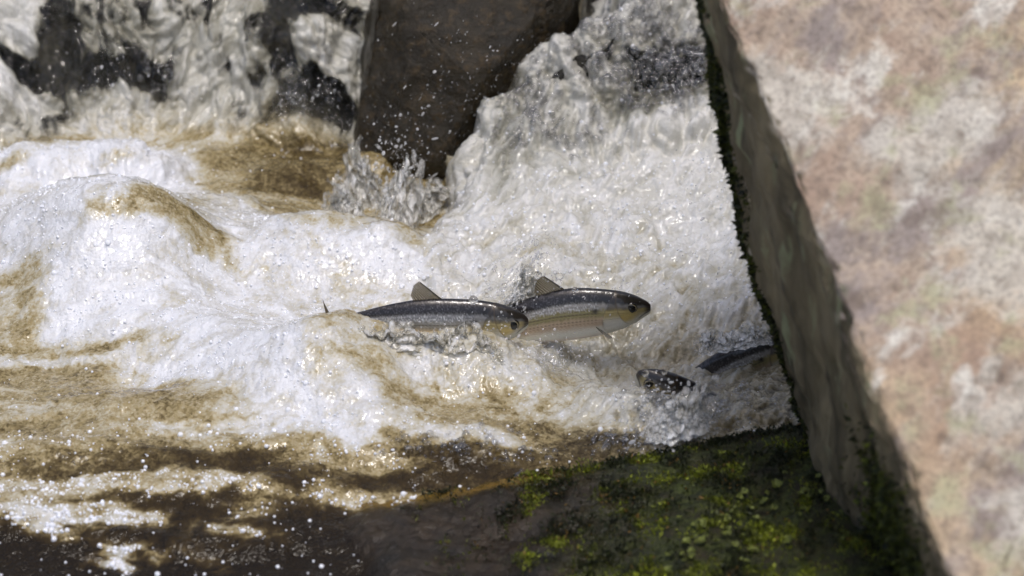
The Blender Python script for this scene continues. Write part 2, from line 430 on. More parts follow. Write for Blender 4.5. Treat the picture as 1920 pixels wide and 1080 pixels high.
def boulder_material():
    N = NT('lichen_boulder'); P = N.pos()
    mp = N.new('ShaderNodeMapping', {'Vector': P, 'Rotation': (0, math.radians(-58), 0), 'Scale': (2.6, 1, .85)}, vector_type='TEXTURE')
    V = mp.outputs[0]
    a = N.noise(5, 6, .60, V, .2); b = N.noise(8, 6, .63, V, .15); c = N.noise(2.6, 4, .5, P); d = N.noise(45, 6, .65, P); e = N.noise(13, 6, .64, V, .1)
    col = N.mix(N.ramp(a, [(.36, 0), (.62, 1)]), (.39, .275, .205), (.56, .475, .365))
    col = N.mix(N.ramp(N.math('ADD', c, N.math('MULTIPLY', N.new('ShaderNodeSeparateXYZ', {0: P}).outputs[2], -.18)), [(.36, 0), (.58, .85)]), col, (.62, .46, .26))
    col = N.mix(N.ramp(N.noise(5, 8, .68, V, .1), [(.49, 0), (.57, .85)]), col, (.31, .265, .25))
    col = N.mix(N.ramp(b, [(.50, 0), (.60, .8)]), col, (.64, .61, .53))
    col = N.mix(N.ramp(e, [(.56, 0), (.66, .85)]), col, (.76, .74, .66))
    col = N.mix(N.ramp(N.noise(15, 5, .6, P), [(.54, 0), (.66, .7)]), col, (.43, .43, .26))
    col = N.mix(N.ramp(N.noise(26, 4, .6, P), [(.30, .6), (.42, 0)]), col, (.15, .11, .08))
    col = N.mix(N.ramp(d, [(.34, .45), (.52, 0)]), col, (.15, .11, .08))
    col = N.mix(N.ramp(N.noise(150, 4, .7, P), [(.36, .5), (.52, 0)]), col, (.14, .11, .09))
    # cleft face: weathered, brown stain running down, plus unlit-side shade painted into the colour
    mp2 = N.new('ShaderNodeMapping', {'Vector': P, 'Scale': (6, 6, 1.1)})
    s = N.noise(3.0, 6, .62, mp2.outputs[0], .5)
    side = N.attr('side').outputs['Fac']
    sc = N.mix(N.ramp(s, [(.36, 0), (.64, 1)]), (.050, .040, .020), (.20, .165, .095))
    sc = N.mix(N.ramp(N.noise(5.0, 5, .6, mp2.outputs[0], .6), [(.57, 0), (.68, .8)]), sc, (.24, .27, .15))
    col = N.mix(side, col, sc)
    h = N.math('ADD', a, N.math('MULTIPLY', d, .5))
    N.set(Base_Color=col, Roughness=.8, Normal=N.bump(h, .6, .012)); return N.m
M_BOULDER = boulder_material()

def slab_material():
    N = NT('mossy_slab'); P = N.pos()
    n = N.noise(16, 7, .62, P); n2 = N.noise(60, 5, .65, P)
    green = N.attr('green').outputs['Fac']; wet = N.attr('wet').outputs['Fac']
    col = N.mix(N.ramp(n, [(.35, 0), (.65, 1)]), (.010, .008, .005), (.036, .024, .012))
    g = N.mix(N.ramp(n2, [(.35, 0), (.7, 1)]), (.012, .018, .004), (.06, .075, .012))
    f = N.math('MULTIPLY', green, N.ramp(N.noise(28, 5, .6, P), [(.35, .2), (.6, 1)]))
    col = N.mix(f, col, g)
    amber = N.attr('amber').outputs['Fac']
    col = N.mix(amber, col, (.20, .12, .018))
    r = N.mix(wet, (.85, .85, .85), (.10, .10, .10))
    h = N.math('ADD', n, N.math('MULTIPLY', n2, .6))
    N.set(Base_Color=col, Roughness=r, Normal=N.bump(h, 1.0, .012), Specular_IOR_Level=.4); return N.m
M_SLAB = slab_material()

def leaf_material():
    N = NT('moss_leaf'); c = N.attr('col').outputs['Color']
    N.set(Base_Color=c, Roughness=.6)
    tl = N.new('ShaderNodeBsdfTranslucent', {'Color': c})
    m = N.new('ShaderNodeMixShader', {0: .25, 1: N.bsdf.outputs[0], 2: tl.outputs[0]})
    N.l.new(m.outputs[0], N.out.inputs[0]); return N.m
M_LEAF = leaf_material()

def fish_material():
    N = NT('fish_skin'); c = N.attr('col').outputs['Color']; met = N.attr('met').outputs['Fac']; sc = N.attr('scale_h').outputs['Fac']
    N.set(Base_Color=c, Metallic=met, Roughness=.32, Specular_IOR_Level=.25, Coat_Weight=1.0, Coat_Roughness=.05, Coat_IOR=1.5, Normal=N.bump(sc, .8, .0008), Coat_Normal=N.bump(N.noise(140, 3, .6, N.pos()), .22, .003)); return N.m
M_FISH = fish_material()
def fin_material():
    N = NT('fish_fin'); c = N.attr('col').outputs['Color']; al = N.attr('op').outputs['Fac']
    N.set(Base_Color=c, Roughness=.25, Coat_Weight=.4)
    tl = N.new('ShaderNodeBsdfTranslucent', {'Color': c}); tp = N.new('ShaderNodeBsdfTransparent')
    m = N.new('ShaderNodeMixShader', {0: .35, 1: N.bsdf.outputs[0], 2: tl.outputs[0]})
    m2 = N.new('ShaderNodeMixShader', {0: al, 1: tp.outputs[0], 2: m.outputs[0]})
    N.l.new(m2.outputs[0], N.out.inputs[0]); return N.m
M_FIN = fin_material()
def eye_material():
    N = NT('fish_eye'); c = N.attr('col').outputs['Color']
    N.set(Base_Color=c, Roughness=.2, Metallic=.3, Coat_Weight=1.0, Coat_Roughness=.01); return N.m
M_EYE = eye_material()
N = NT('forest_ground'); N.set(Base_Color=N.mix(N.noise(3, 8, .6, N.pos()), (.03, .02, .012), (.09, .07, .04)), Roughness=.9); M_GROUND = N.m

# ------------------------------------------------------------------ ground
gv = []
ax = np.array([-400, -60, -12, -6, -3, 3, 6, 12, 60, 400.0])
X, Y = np.meshgrid(ax, np.array([-400, -60, -14, -8, -2.4, -1.2, 1.2, 3, 12, 60, 400.0]))
Z = np.full(X.shape, -.45); Z[Y > 2] = .3; Z[np.abs(X) > 5] += .3
me = mesh_np('ground', np.stack([X, Y, Z], -1).reshape(-1, 3), grid_faces(*X.shape))
tag(link('ground', me, M_GROUND), kind='structure')

# ------------------------------------------------------------------ water sheet
def spaced(parts):
    out = []
    for a, b, st in parts: out.append(np.arange(a, b, st))
    return np.concatenate(out + [np.array([parts[-1][1]])])
gx = spaced([(-3.2, -1.0, .06), (-1.0, -.84, .01), (-.84, .62, .0021), (.62, 3.0, .08)])
gy = spaced([(-2.6, -1.25, .05), (-1.25, -1.0, .008), (-1.0, .34, .0032), (.34, .80, .00125), (.80, 1.0, .01), (1.0, 3.4, .08)])
X, Y = np.meshgrid(gx, gy)
Z = base_z(X, Y)
dzx = np.gradient(Z, gx, axis=1); dzy = np.gradient(Z, gy, axis=0)
nl = np.sqrt(1 + dzx ** 2 + dzy ** 2)
NX, NY, NZ = -dzx / nl, -dzy / nl, 1 / nl
dsy = np.sqrt(np.diff(Y, axis=0) ** 2 + np.diff(Z, axis=0) ** 2)
S = np.concatenate([np.zeros((1, X.shape[1])), np.cumsum(dsy, 0)], 0) + gy[0]
k = 15
_wx = fbm2(140, X * 7, S * 7, 5, .6); _wy = fbm2(150, X * 7, S * 9, 5, .6)
AER = aeration(X + .045 * _wx, Y + .045 * _wy * (1 - .7 * sst(.3, .45, Y)))
# how rough each reach of water is
chm = chute_mask(X, Y) * (1 - (1 - sst(-.16, -.10, X)))
steep = sst(.25, 1.1, np.hypot(dzx, dzy)) * sst(.12, .34, Y)
fast = np.clip(chm * sst(-.45, -.1, Y) * (.35 + .65 * sst(.2, .36, Y)) + steep, 0, 1)
fastr = sst(.02, .15, X) * sst(-.6, -.3, Y)
rough = np.clip(np.maximum(fast, .42 * fastr), 0, 1)
calm = 1 - sst(-.95, -.35, Y)
near = (X > -.9) & (X < .7)
wx = fbm2(40, X * 9, S * 9, 3) * .03; wy = fbm2(50, X * 9, S * 9, 3) * .03
xw, sw = X + wx, S + wy
ang = math.radians(50)                                     # streak direction of the run under the chute
ru = (xw * math.cos(ang) + sw * math.sin(ang)); rv = (-xw * math.sin(ang) + sw * math.cos(ang))
big = fbm2(1, xw * 14, sw * 10, 3, .5, 1)
big_c = fbm2(60, X * 7, S * 14, 3, .5)
mid = fbm2(10, xw * 42, sw * 34, 3, .55, 1)
streak = fbm2(70, ru * 22, rv * 85, 4, .62)
fine = fbm2(20, xw * 130, sw * 110, 3, .6, 2)
w1, id1 = Noise(30).worley(X * 150, S * 130)
w2, id2 = Noise(31).worley(X * 62, S * 55)
dome1 = np.clip(1 - (w1 / .55) ** 2, 0, 1); dome2 = np.clip(1 - (w2 / .42) ** 2, 0, 1) * (id2 > .55)
d = (.005 + .024 * rough) * big + .010 * (1 - rough) * (1 - .4 * calm) * big_c
d += (.0022 + .0075 * rough * (1 - .5 * steep)) * mid * (1 - .5 * calm)
strand = fbm2(170, xw * 46, sw * 8, 4, .6)
d += .008 * steep * strand
run = np.maximum(fastr, chm * sst(-.3, .0, Y)) * (1 - steep)
d += .0055 * run * streak
d += (.0003 + .0012 * rough) * fine
d += .0008 * dome1 * sst(.3, .7, AER) + .0035 * dome2 * sst(.45, .8, AER) * (.35 + .65 * rough)
edge = sst(-3.2, -2.2, X) * (1 - sst(2.2, 3, X))
d = d * edge
XX, YY, ZZ = X + NX * d, Y + NY * d, Z + NZ * d
# foam breaks up along the relief: crests froth, troughs clear
AER2 = AER + .14 * fbm2(80, xw * 22, sw * 26, 4, .6) + .07 * fbm2(85, xw * 75, sw * 80, 3, .6) + .07 * rough * mid + .26 * run * streak + .10 * fast * fbm2(88, xw * 40, sw * 22, 3, .6)
lines = np.clip(1.15 - np.abs(fbm2(90, xw * 8, sw * 24, 4, .55)) * 5.5, 0, 1)      # foam strings on the calm pool
pool = sst(.25, .75, calm)
lace = np.clip(1 - np.abs(fbm2(92, xw * 34, sw * 40, 3, .5)) * 5, 0, 1)
AER2 += pool * (.80 * lines + .42 * lace) * sst(.05, .3, AER + .25 * fbm2(95, X * 6, S * 8, 3)) - .16 * pool
fall_ = np.clip(sst(.45, .55, Y) + chm * sst(.28, .42, Y), 0, 1)
fl = fbm2(160, xw * 17, sw * 20, 5, .62)
AER2 += (1 - rough) * (1 - .6 * calm) * .15 * (sst(-.14, .10, fl) - .55) * sst(.38, .55, AER)     # rafts of froth with torn edges
hol, _ = Noise(165).worley(xw * 34, sw * 36)
AER2 -= (1 - rough) * .07 * (1 - sst(.16, .30, hol)) * sst(.4, .6, AER)                             # holes in the froth
AER2 += .13 * fall_ * strand
AER2 = np.clip(AER2 + .05 * sst(.50, .66, AER2), 0, 1)
# thin veil: where the fall is thin the rock shows through
veil = np.ones_like(X)
fall = np.clip(sst(.47, .53, Y - .03 * np.sin(X * 9)) * (X < -.08) + sst(.33, .40, Y) * chm, 0, 1)
lum = AER + .24 * strand + .20 * fbm2(100, xw * 26, sw * 16, 4, .6) + .10 * fbm2(104, xw * 70, sw * 45, 3, .6)
veil = 1 - fall * (1 - sst(.42, .58, lum))
V = np.stack([XX, YY, ZZ], -1).reshape(-1, 3)
me = mesh_np('water', V, grid_faces(*X.shape))
TAN = 1 - .9 * np.clip(fall + chm * sst(.05, .3, Y), 0, 1) - .50 * run - .85 * pool * sst(.2, .6, lines + .5 * lace) * sst(.42, .6, AER2) - .85 * pool * sst(.36, .52, AER2)
fattr(me, 'aer', AER2); fattr(me, 'veil', veil); fattr(me, 'tan', np.clip(TAN, 0, 1))
WATER = tag(link('water', me, M_WATER), kind='structure')

# fast look-up of the finished surface
def surf(x, y):
    i = np.clip(np.searchsorted(gy, y), 0, len(gy) - 1); j = np.clip(np.searchsorted(gx, x), 0, len(gx) - 1)
    return ZZ[i, j]
def surf_idx(x, y):
    return np.clip(np.searchsorted(gy, y), 0, len(gy) - 1), np.clip(np.searchsorted(gx, x), 0, len(gx) - 1)

# ------------------------------------------------------------------ rocks
def rock(name, pts, mat, bevel=.03, seg=.02, amp=.012, freq=6, seed=1, parent=None, amp2=.004):
    bm = bmesh.new()
    for p in pts: bm.verts.new(p)
    r = bmesh.ops.convex_hull(bm, input=bm.verts)
    bmesh.ops.delete(bm, geom=[v for v in bm.verts if not v.link_faces], context='VERTS')
    bmesh.ops.dissolve_limit(bm, angle_limit=math.radians(4), verts=bm.verts, edges=bm.edges)
    if bevel: bmesh.ops.bevel(bm, geom=list(bm.edges), offset=bevel, segments=3, affect='EDGES', profile=.6, clamp_overlap=True)
    bmesh.ops.triangulate(bm, faces=bm.faces)
    for _ in range(9):
        es = [e for e in bm.edges if e.calc_length() > seg]
        if not es or len(bm.faces) > 90000: break
        bmesh.ops.subdivide_edges(bm, edges=es, cuts=1, use_grid_fill=False)
        bmesh.ops.triangulate(bm, faces=[f for f in bm.faces if len(f.verts) > 3])
    bmesh.ops.recalc_face_normals(bm, faces=bm.faces)
    bm.normal_update()
    co = np.array([v.co[:] for v in bm.verts]); no = np.array([v.normal[:] for v in bm.verts])
    dd = amp * fbm3(seed, co * freq, 5, .5) + amp2 * fbm3(seed + 20, co * freq * 6, 3, .6)
    co2 = co + no * dd[:, None]
    for v, c in zip(bm.verts, co2): v.co = c
    me = bpy.data.meshes.new(name); bm.to_mesh(me); bm.free()
    o = link(name, me, mat, parent)
    return o, co2, no

# ledge under the falls: follows the fall a few centimetres behind the water, stepped and lumpy
lx = np.arange(-1.6, .8, .008); ly = np.arange(.30, 1.3, .006)
LX, LY = np.meshgrid(lx, ly)
LZ = base_z(LX, LY)
gzx = np.gradient(LZ, lx, axis=1); gzy = np.gradient(LZ, ly, axis=0); g = np.sqrt(1 + gzx ** 2 + gzy ** 2)
off = -.045 + .03 * fbm2(120, LX * 9, LY * 9, 4, .55, 1)
off = np.minimum(off, -.016)
PX_, PY_, PZ_ = LX - gzx / g * off, LY - gzy / g * off, LZ + off / g
PZ_ -= .08 * (1 - sst(.32, .42, LY))
me = mesh_np('rock_ledge', np.stack([PX_, PY_, PZ_], -1).reshape(-1, 3), grid_faces(*LX.shape))
o = link('rock_ledge', me, M_LEDGE)
tag(o, 'black wet rock ledge showing through the falling water', 'rock')

# dark wet boulder between the two falls
yb = .40
pts = []
for (a, b, y) in [(672, 300, yb), (668, 205, yb + .02), (690, 60, yb + .05), (706, -40, yb + .06), (770, 380, yb - .02), (840, 400, yb - .02), (900, 330, yb), (980, 200, yb + .02), (1060, 60, yb + .05),
                  (1090, -60, yb + .08), (730, 300, yb - .04), (830, 300, yb - .05), (900, 150, yb - .03), (760, 120, yb - .01), (780, -20, yb + .10), (1000, 0, yb + .10), (760, 45, yb + .01), (980, 60, yb + .01)]:
    pts.append(at(a, b, y))
for (a, b, y) in [(660, 330, yb + .3), (690, 20, yb + .32), (1080, -120, yb + .35), (1080, 250, yb + .3)]: pts.append(at(a, b, y))
for (a, b) in [(730, -150), (1060, -170), (1040, -190), (800, -180)]: pts.append(at(a, b, yb + .12)); pts.append(at(a, b, yb + .30))
o, co, no = rock('boulder', pts, M_DARK, bevel=.11, seg=.015, amp=.026, freq=6, seed=200, amp2=.006)
tag(o, 'dark brown wet boulder standing between the two white falls', 'rock')

# low mossy slab in the right foreground
edge_px = [(578, 985), (586, 965), (640, 948), (740, 938), (880, 915), (1000, 893), (1120, 873), (1240, 850), (1360, 822), (1480, 803), (1600, 780)]
zt = [-.030, -.020, -.014, -.010, -.006, .0, .008, .016, .026, .036, .045]
SLAB_EDGE = np.array([at_z(a, b, z) for (a, b), z in zip(edge_px, zt)])
def slab_height(x, y):
    ye = np.interp(x, SLAB_EDGE[:, 0], SLAB_EDGE[:, 1]); ze = np.interp(x, SLAB_EDGE[:, 0], SLAB_EDGE[:, 2])
    dy = ye - y                                            # distance from the far edge towards the camera
    z = ze + .010 * sst(0, .05, dy) - .012 * dy * (1 - sst(-.1, .25, x)) + .03 * dy * sst(.0, .3, x)
    return z, dy
sx = np.arange(-.40, .75, .006); st_ = np.concatenate([np.linspace(-.16, 0, 18), np.arange(.006, .75, .006)])
SX, ST = np.meshgrid(sx, st_)
ye = np.interp(SX, SLAB_EDGE[:, 0], SLAB_EDGE[:, 1])
SY = ye - ST + .014 * fbm2(245, SX * 11, SX * 0 + .5, 4, .6)
SZ, DY = slab_height(SX, SY)
SZ = SZ + .016 * fbm2(220, SX * 9, SY * 9, 4, .55) * sst(0, .05, ST) + .006 * fbm2(225, SX * 45, SY * 45, 3, .6)
SZ = SZ - sst(0, .16, -ST) * .22                           # far side drops into the water
lw = SLAB_EDGE[0, 0] + .02 + .42 * np.clip(ST - .06, 0, 1) + .05 * fbm2(240, SY * 9, SX * 3, 3, .6)
SZ = SZ - .14 * (1 - sst(-.10, .05, SX - lw))
me = mesh_np('rock_slab', np.stack([SX, SY, SZ], -1).reshape(-1, 3), grid_faces(*SX.shape)[:, ::-1])
# thickness
green = sst(.02, .22, SX + .10 * fbm2(230, SX * 7, SY * 7, 3)) * sst(-.02, .05, ST) + .6 * np.exp(-(ST / .02) ** 2)
fattr(me, 'green', np.clip(green, 0, 1)); fattr(me, 'wet', 1 - sst(.05, .30, SX + .08 * fbm2(235, SX * 12, SY * 12, 3)))
fattr(me, 'amber', np.clip(np.exp(-((ST - .004) / .016) ** 2) * (1 - sst(-.05, .12, SX)) * sst(-.31, -.27, SX), 0, 1) * .8)
SLAB = link('rock_slab', me, M_SLAB)
md = SLAB.modifiers.new('thickness', 'SOLIDIFY'); md.thickness = .10; md.offset = -1.0
tag(SLAB, 'low dark rock slab with green moss in the right foreground', 'rock')

# big pale boulder on the right
Bk = [at(1318, 0, -.46), at(1385, 330, -.46), at(1440, 570, -.48), at(1508, 850, -.52), at(1590, 985, -.60)]
Fr = [at(1312, 0, -.50), at(1412, 280, -.62), at(1518, 540, -.78), at(1645, 780, -.93), at(1775, 1080, -1.10)]
def ext(p, q, f): return q + (q - p) * f
pts = Bk + Fr
pts += [ext(Bk[1], Bk[0], .6), ext(Fr[1], Fr[0], .6) + np.array([.02, .04, 0]), ext(Fr[3], Fr[4], .35), ext(Bk[3], Bk[4], .6)]
t0 = pts[10]; t1 = pts[11]
pts += [t1 + np.array([.5, -.03, .10]), t1 + np.array([1.1, .1, -.05]), t0 + np.array([.5, .5, .02]), t0 + np.array([1.1, .5, -.1])]
pts += [Fr[4] + np.array([.55, -.14, -.12]), Fr[4] + np.array([1.0, .25, -.12]), Fr[4] + np.array([1.0, 1.0, -.12]), Bk[4] + np.array([.3, .6, -.05]), Fr[2] + np.array([.35, -.09, .05])]
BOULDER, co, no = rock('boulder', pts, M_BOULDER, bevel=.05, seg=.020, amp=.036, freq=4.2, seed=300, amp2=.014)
me = BOULDER.data
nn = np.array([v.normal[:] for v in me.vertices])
side = sst(.45, .70, -nn[:, 0])  # left-facing parts: stain and painted shade go here
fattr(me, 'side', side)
tag(BOULDER, 'huge pale lichen-streaked boulder filling the right edge, blurred', 'rock')

# ------------------------------------------------------------------ fish
def ellip(t): return np.sqrt(np.clip(1 - t * t, 0, 1))
def lerp3(c0, c1, t): return np.asarray(c0)[None] * (1 - t[:, None]) + np.asarray(c1)[None] * t[:, None]

KZ = 1.07                                     # seen from above, a side looks a little lower than it is
def make_fish(outline, nose, y_plane, eye, dorsal, caudal, extra, palette, seed, wid=.40):
    """outline: (px, top, bottom) from nose to tail; everything in photo pixels of this fish, built in metres round its own origin"""
    root_p = at(nose[0] - 150, nose[1], y_plane)
    def loc(px, py, lat=0.0):
        p = at(px, py, y_plane) - root_p
        return np.array([p[0], lat, p[2] * KZ * .97])
    root = empty('herring', root_p)
    o = np.array(outline, float)
    n = 280
    q = np.linspace(0, 1, n); xs = o[0, 0] + (o[-1, 0] - o[0, 0]) * q ** 1.15
    k = np.interp
    top = k(-xs, -o[:, 0], o[:, 1]); bot = k(-xs, -o[:, 0], o[:, 2])
    ker = np.hanning(13); ker /= ker.sum()
    sm = lambda v: np.concatenate([v[:2], np.convolve(np.pad(v, 6, mode='edge'), ker, 'valid')[2:]])
    top, bot = sm(top), sm(bot)
    cen = (top + bot) / 2; hh = (bot - top) / 2
    na = 112
    th = np.linspace(0, 2 * np.pi, na, endpoint=False)
    s = (xs[0] - xs) / (xs[0] - xs[-1])                     # 0 nose .. 1 tail
    C = np.array([loc(a, b) for a, b in zip(xs, cen)])
    H = np.array([(loc(a, t)[2] - loc(a, b)[2]) / 2 for a, t, b in zip(xs, top, bot)])
    W = H * wid * (1 + .18 * np.exp(-((s - .12) / .08) ** 2)) * (1 - .35 * sst(.6, 1, s))
    hv = np.sin(th); lv = np.cos(th)
    keel = 1 - .30 * np.clip(-hv, 0, 1) ** 2
    S2 = np.repeat(s[:, None], na, 1); HV = np.repeat(hv[None], n, 0)
    X = np.repeat(C[:, 0][:, None], na, 1); Yy = W[:, None] * (lv * keel)[None]; Z = C[:, 2][:, None] + H[:, None] * hv[None]
    # gill cover plates and jaw, as relief
    sg = .235 - .05 * HV ** 2 - .02 * HV
    plate = 1 - sst(-.004, .004, S2 - sg)
    sp = .155 - .03 * HV ** 2 + .05 * HV
    plate2 = 1 - sst(-.003, .003, S2 - sp)
    sidew = np.abs(lv)[None] ** .5
    Yy = Yy + np.sign(lv)[None] * sidew * (.0011 * plate + .0006 * plate2) * sst(.02, .08, S2)
    mouth = np.exp(-((HV + .25 + S2 * 6.0) / .10) ** 2) * (1 - sst(.045, .075, S2))
    Yy = Yy * (1 - .16 * mouth)
    V = np.stack([X, Yy, Z], -1).reshape(-1, 3)
    # pigment, with painted wet sheen over the upper flank
    f = lambda a: a.reshape(-1)
    sF, hF = f(S2), f(HV)
    nz = fbm2(seed, sF * 40, hF * 5, 3); nz2 = fbm2(seed + 5, sF * 120, hF * 14, 3)
    hp = hF + .10 * nz + .07 * nz2
    back, blue, gold, pink, white = palette
    col = lerp3(white, pink, sst(-.62, -.25, hp)); col = lerp3(0, 1, np.zeros_like(hp)) + col
    def over(c, t):
        nonlocal col
        col = col * (1 - t[:, None]) + np.asarray(c)[None] * t[:, None]
    over(gold, sst(-.15, .12, hp)); over(blue, sst(.24, .38, hp)); over(back, sst(.46, .62, hp))
    rows = (.5 + .5 * np.sin(np.arcsin(np.clip(hF, -1, 1)) * 46)) ** 3
    cells = .5 + .5 * np.sin(sF * 330 + (np.floor(np.arcsin(np.clip(hF, -1, 1)) * 46 / np.pi) % 2) * np.pi)
    flank = sst(.24, .28, sF)
    over((.03, .035, .04), rows * .5 * flank * sst(-.15, .3, hF) * (1 - sst(.40, .5, hF)))
    over((.10, .08, .05), rows * cells * .8 * flank * sst(-.5, -.1, hF) * (1 - sst(.2, .35, hF)))
    over((.9, .92, .96), np.clip(nz2 * 1.6 + .6 * nz, 0, .85) * flank * sst(.20, .32, hF) * (1 - sst(.50, .66, hF)))  # pale mottling paints wet sheen into the skin colour
    # head
    hd = f(plate) * .92 * (1 - .35 * sst(.2, .5, hF))
    hq = hF + .10 * nz + .06 * nz2
    head = lerp3((.58, .56, .47), (.34, .28, .12), sst(-.6, .0, hq)); ht = sst(.20, .45, hq)
    head = head * (1 - ht)[:, None] + np.array([.03, .026, .02])[None] * ht[:, None]
    head = head * (1 + .35 * nz2[:, None])
    col = col * (1 - hd[:, None]) + head * hd[:, None]
    over((.66, .66, .62), f(plate - plate2).clip(0, 1) * sst(-.9, -.5, hF) * (1 - sst(-.35, .1, hF)) * .7)
    over((.55, .40, .10), f(plate2) * np.exp(-((hF + .25) / .25) ** 2) * sst(.06, .10, sF) * .7)
    over((.05, .035, .02), np.exp(-((f(S2 - sg)) / .005) ** 2) * .45 * sst(-.8, -.5, hF))
    over((.08, .05, .02), np.exp(-((f(S2 - sp)) / .004) ** 2) * .55 * sst(-.8, -.5, hF))
    over((.022, .016, .012), (1 - sst(.012, .045, sF)) * sst(-.75, -.2, hF) * .95)
    over((.03, .02, .012), f(mouth) * .8)
    over((.012, .012, .014), np.exp(-(((sF - .275) / .018) ** 2 + ((hF - .26) / .11) ** 2) * 1.3))
    over((.13, .12, .13), np.clip(nz2 * 1.3 + nz * .5, 0, .7) * flank * sst(.5, .65, hF))
    over((.62, .36, .24), .35 * np.exp(-((hF + .93) / .10) ** 2) * sst(.2, .3, sF))
    met = .40 * sst(-.9, -.2, hF) * (1 - .8 * sst(.3, .55, hF)) * (1 - .5 * hd)
    me = mesh_np('body', V, grid_faces(n, na, True)[:, ::-1])
    cattr(me, 'col', np.clip(col, .004, 1)); fattr(me, 'met', met); fattr(me, 'scale_h', (rows * .6 + cells * .4 * flank) * (1 - .85 * sst(.25, .45, hF)))
    bmx = bmesh.new(); bmx.from_mesh(me); bmx.verts.ensure_lookup_table()
    bmx.faces.new([bmx.verts[i] for i in range(na)]); bmx.faces.new([bmx.verts[(n - 1) * na + i] for i in range(na)][::-1])
    bmesh.ops.recalc_face_normals(bmx, faces=bmx.faces); bmx.to_mesh(me); bmx.free()
    link('body', me, M_FISH, root)
    # eyes
    ex, ey = eye; pe = loc(ex, ey)
    i = int(np.argmin(np.abs(C[:, 0] - pe[0]))); hvv = np.clip((pe[2] - C[i, 2]) / H[i], -.9, .9)
    wy = W[i] * ellip(np.array([hvv]))[0]
    R = .0088
    for sgn in (-1, 1):
        u, v = np.meshgrid(np.linspace(0, np.pi / 2 * 1.1, 22), np.linspace(0, 2 * np.pi, 40, endpoint=False), indexing='ij')
        r = np.sin(u); dep = np.cos(u)
        EV = np.stack([r * np.cos(v) * R, sgn * (dep * R * .42 + wy - .0012) , r * np.sin(v) * R], -1).reshape(-1, 3) + np.array([pe[0], 0, pe[2]])
        rr = r.reshape(-1); vv = v.reshape(-1)
        ec = lerp3((.20, .16, .08), (.30, .26, .16), sst(.45, .7, rr)); ec[rr > .84] = (.03, .022, .015)
        ec *= (1 - .45 * sst(.2, .9, np.sin(vv)))[:, None]
        em = mesh_np('eye', EV, grid_faces(22, 40, True)); cattr(em, 'col', ec)
        eo = link('eye', em, M_EYE, root)
        PV = EV.reshape(22, 40, 3)[:10].reshape(-1, 3) + np.array([0, sgn * .0003, 0]); PV = PV
        PV[:, 0] = pe[0] + (PV[:, 0] - pe[0]) * 1.05; PV[:, 2] = pe[2] + (PV[:, 2] - pe[2]) * 1.05
        pm = mesh_np('pupil', PV, grid_faces(10, 40, True)); cattr(pm, 'col', np.full((len(PV), 3), .004))
        link('pupil', pm, M_EYE, eo)
    # fins: a thin rayed web between a base line and a tip line
    def fin(name, base, tip, nray, c_ray, c_web, op=.72, lat=0.0, latt=None, dark_lead=True, thick=.0007):
        base = np.array([loc(*b, lat) for b in base]); tip = np.array([loc(*t, lat if latt is None else latt) for t in tip])
        nu, nv = nray * 6, 26
        u = np.linspace(0, 1, nu); v = np.linspace(0, 1, nv)
        bt = np.linspace(0, 1, len(base)); tt = np.linspace(0, 1, len(tip))
        B = np.stack([np.interp(u, bt, base[:, c]) for c in range(3)], -1); T = np.stack([np.interp(u, tt, tip[:, c]) for c in range(3)], -1)
        rag = 1 - .06 * (np.cos(u * nray * 2 * np.pi) < 0) * np.abs(np.sin(u * 40))
        P = B[None] + (T - B)[None] * v[:, None, None] * rag[None, :, None]
        rayv = (.5 + .5 * np.cos(u * nray * 2 * np.pi)) ** 2
        t = thick * (.5 + rayv)[None] * (1 - .7 * v)[:, None]
        A = P.copy(); A[..., 1] -= t; Bk_ = P.copy(); Bk_[..., 1] += t
        VV = np.concatenate([A.reshape(-1, 3), Bk_.reshape(-1, 3)])
        gf = grid_faces(nv, nu); FF = np.concatenate([gf, gf[:, ::-1] + nu * nv])
        rim = np.concatenate([np.arange(nu), (np.arange(1, nv)) * nu + nu - 1, ((nv - 1) * nu + np.arange(nu - 1))[::-1], (np.arange(1, nv - 1) * nu)[::-1]])
        r2 = np.roll(rim, -1); FF = np.concatenate([FF, np.stack([rim, r2, r2 + nu * nv, rim + nu * nv], -1)[:, ::-1]])
        rv_ = np.repeat(rayv[None], nv, 0).reshape(-1); uu = np.repeat(u[None], nv, 0).reshape(-1)
        c = lerp3(c_web, c_ray, rv_)
        o_ = op + (1 - op) * rv_
        if dark_lead:
            ld = 1 - sst(.03, .09, uu); c = c * (1 - .85 * ld[:, None]); o_ = np.maximum(o_, ld)
        m = mesh_np(name, VV, FF); cattr(m, 'col', np.tile(c, (2, 1))); fattr(m, 'op', np.tile(o_, 2))
        return link(name, m, M_FIN, root)
    fin('dorsal_fin', *dorsal, 11, (.035, .025, .012), (.42, .35, .22), .5)
    for lobe in caudal: fin('caudal_fin', *lobe, 12, (.10, .08, .05), (.34, .28, .18), .85)
    for (nm, base, tip, nr, lat, latt) in extra:
        fin(nm, base, tip, nr, (.22, .18, .12), (.60, .56, .48), .8, lat, latt)
    return root

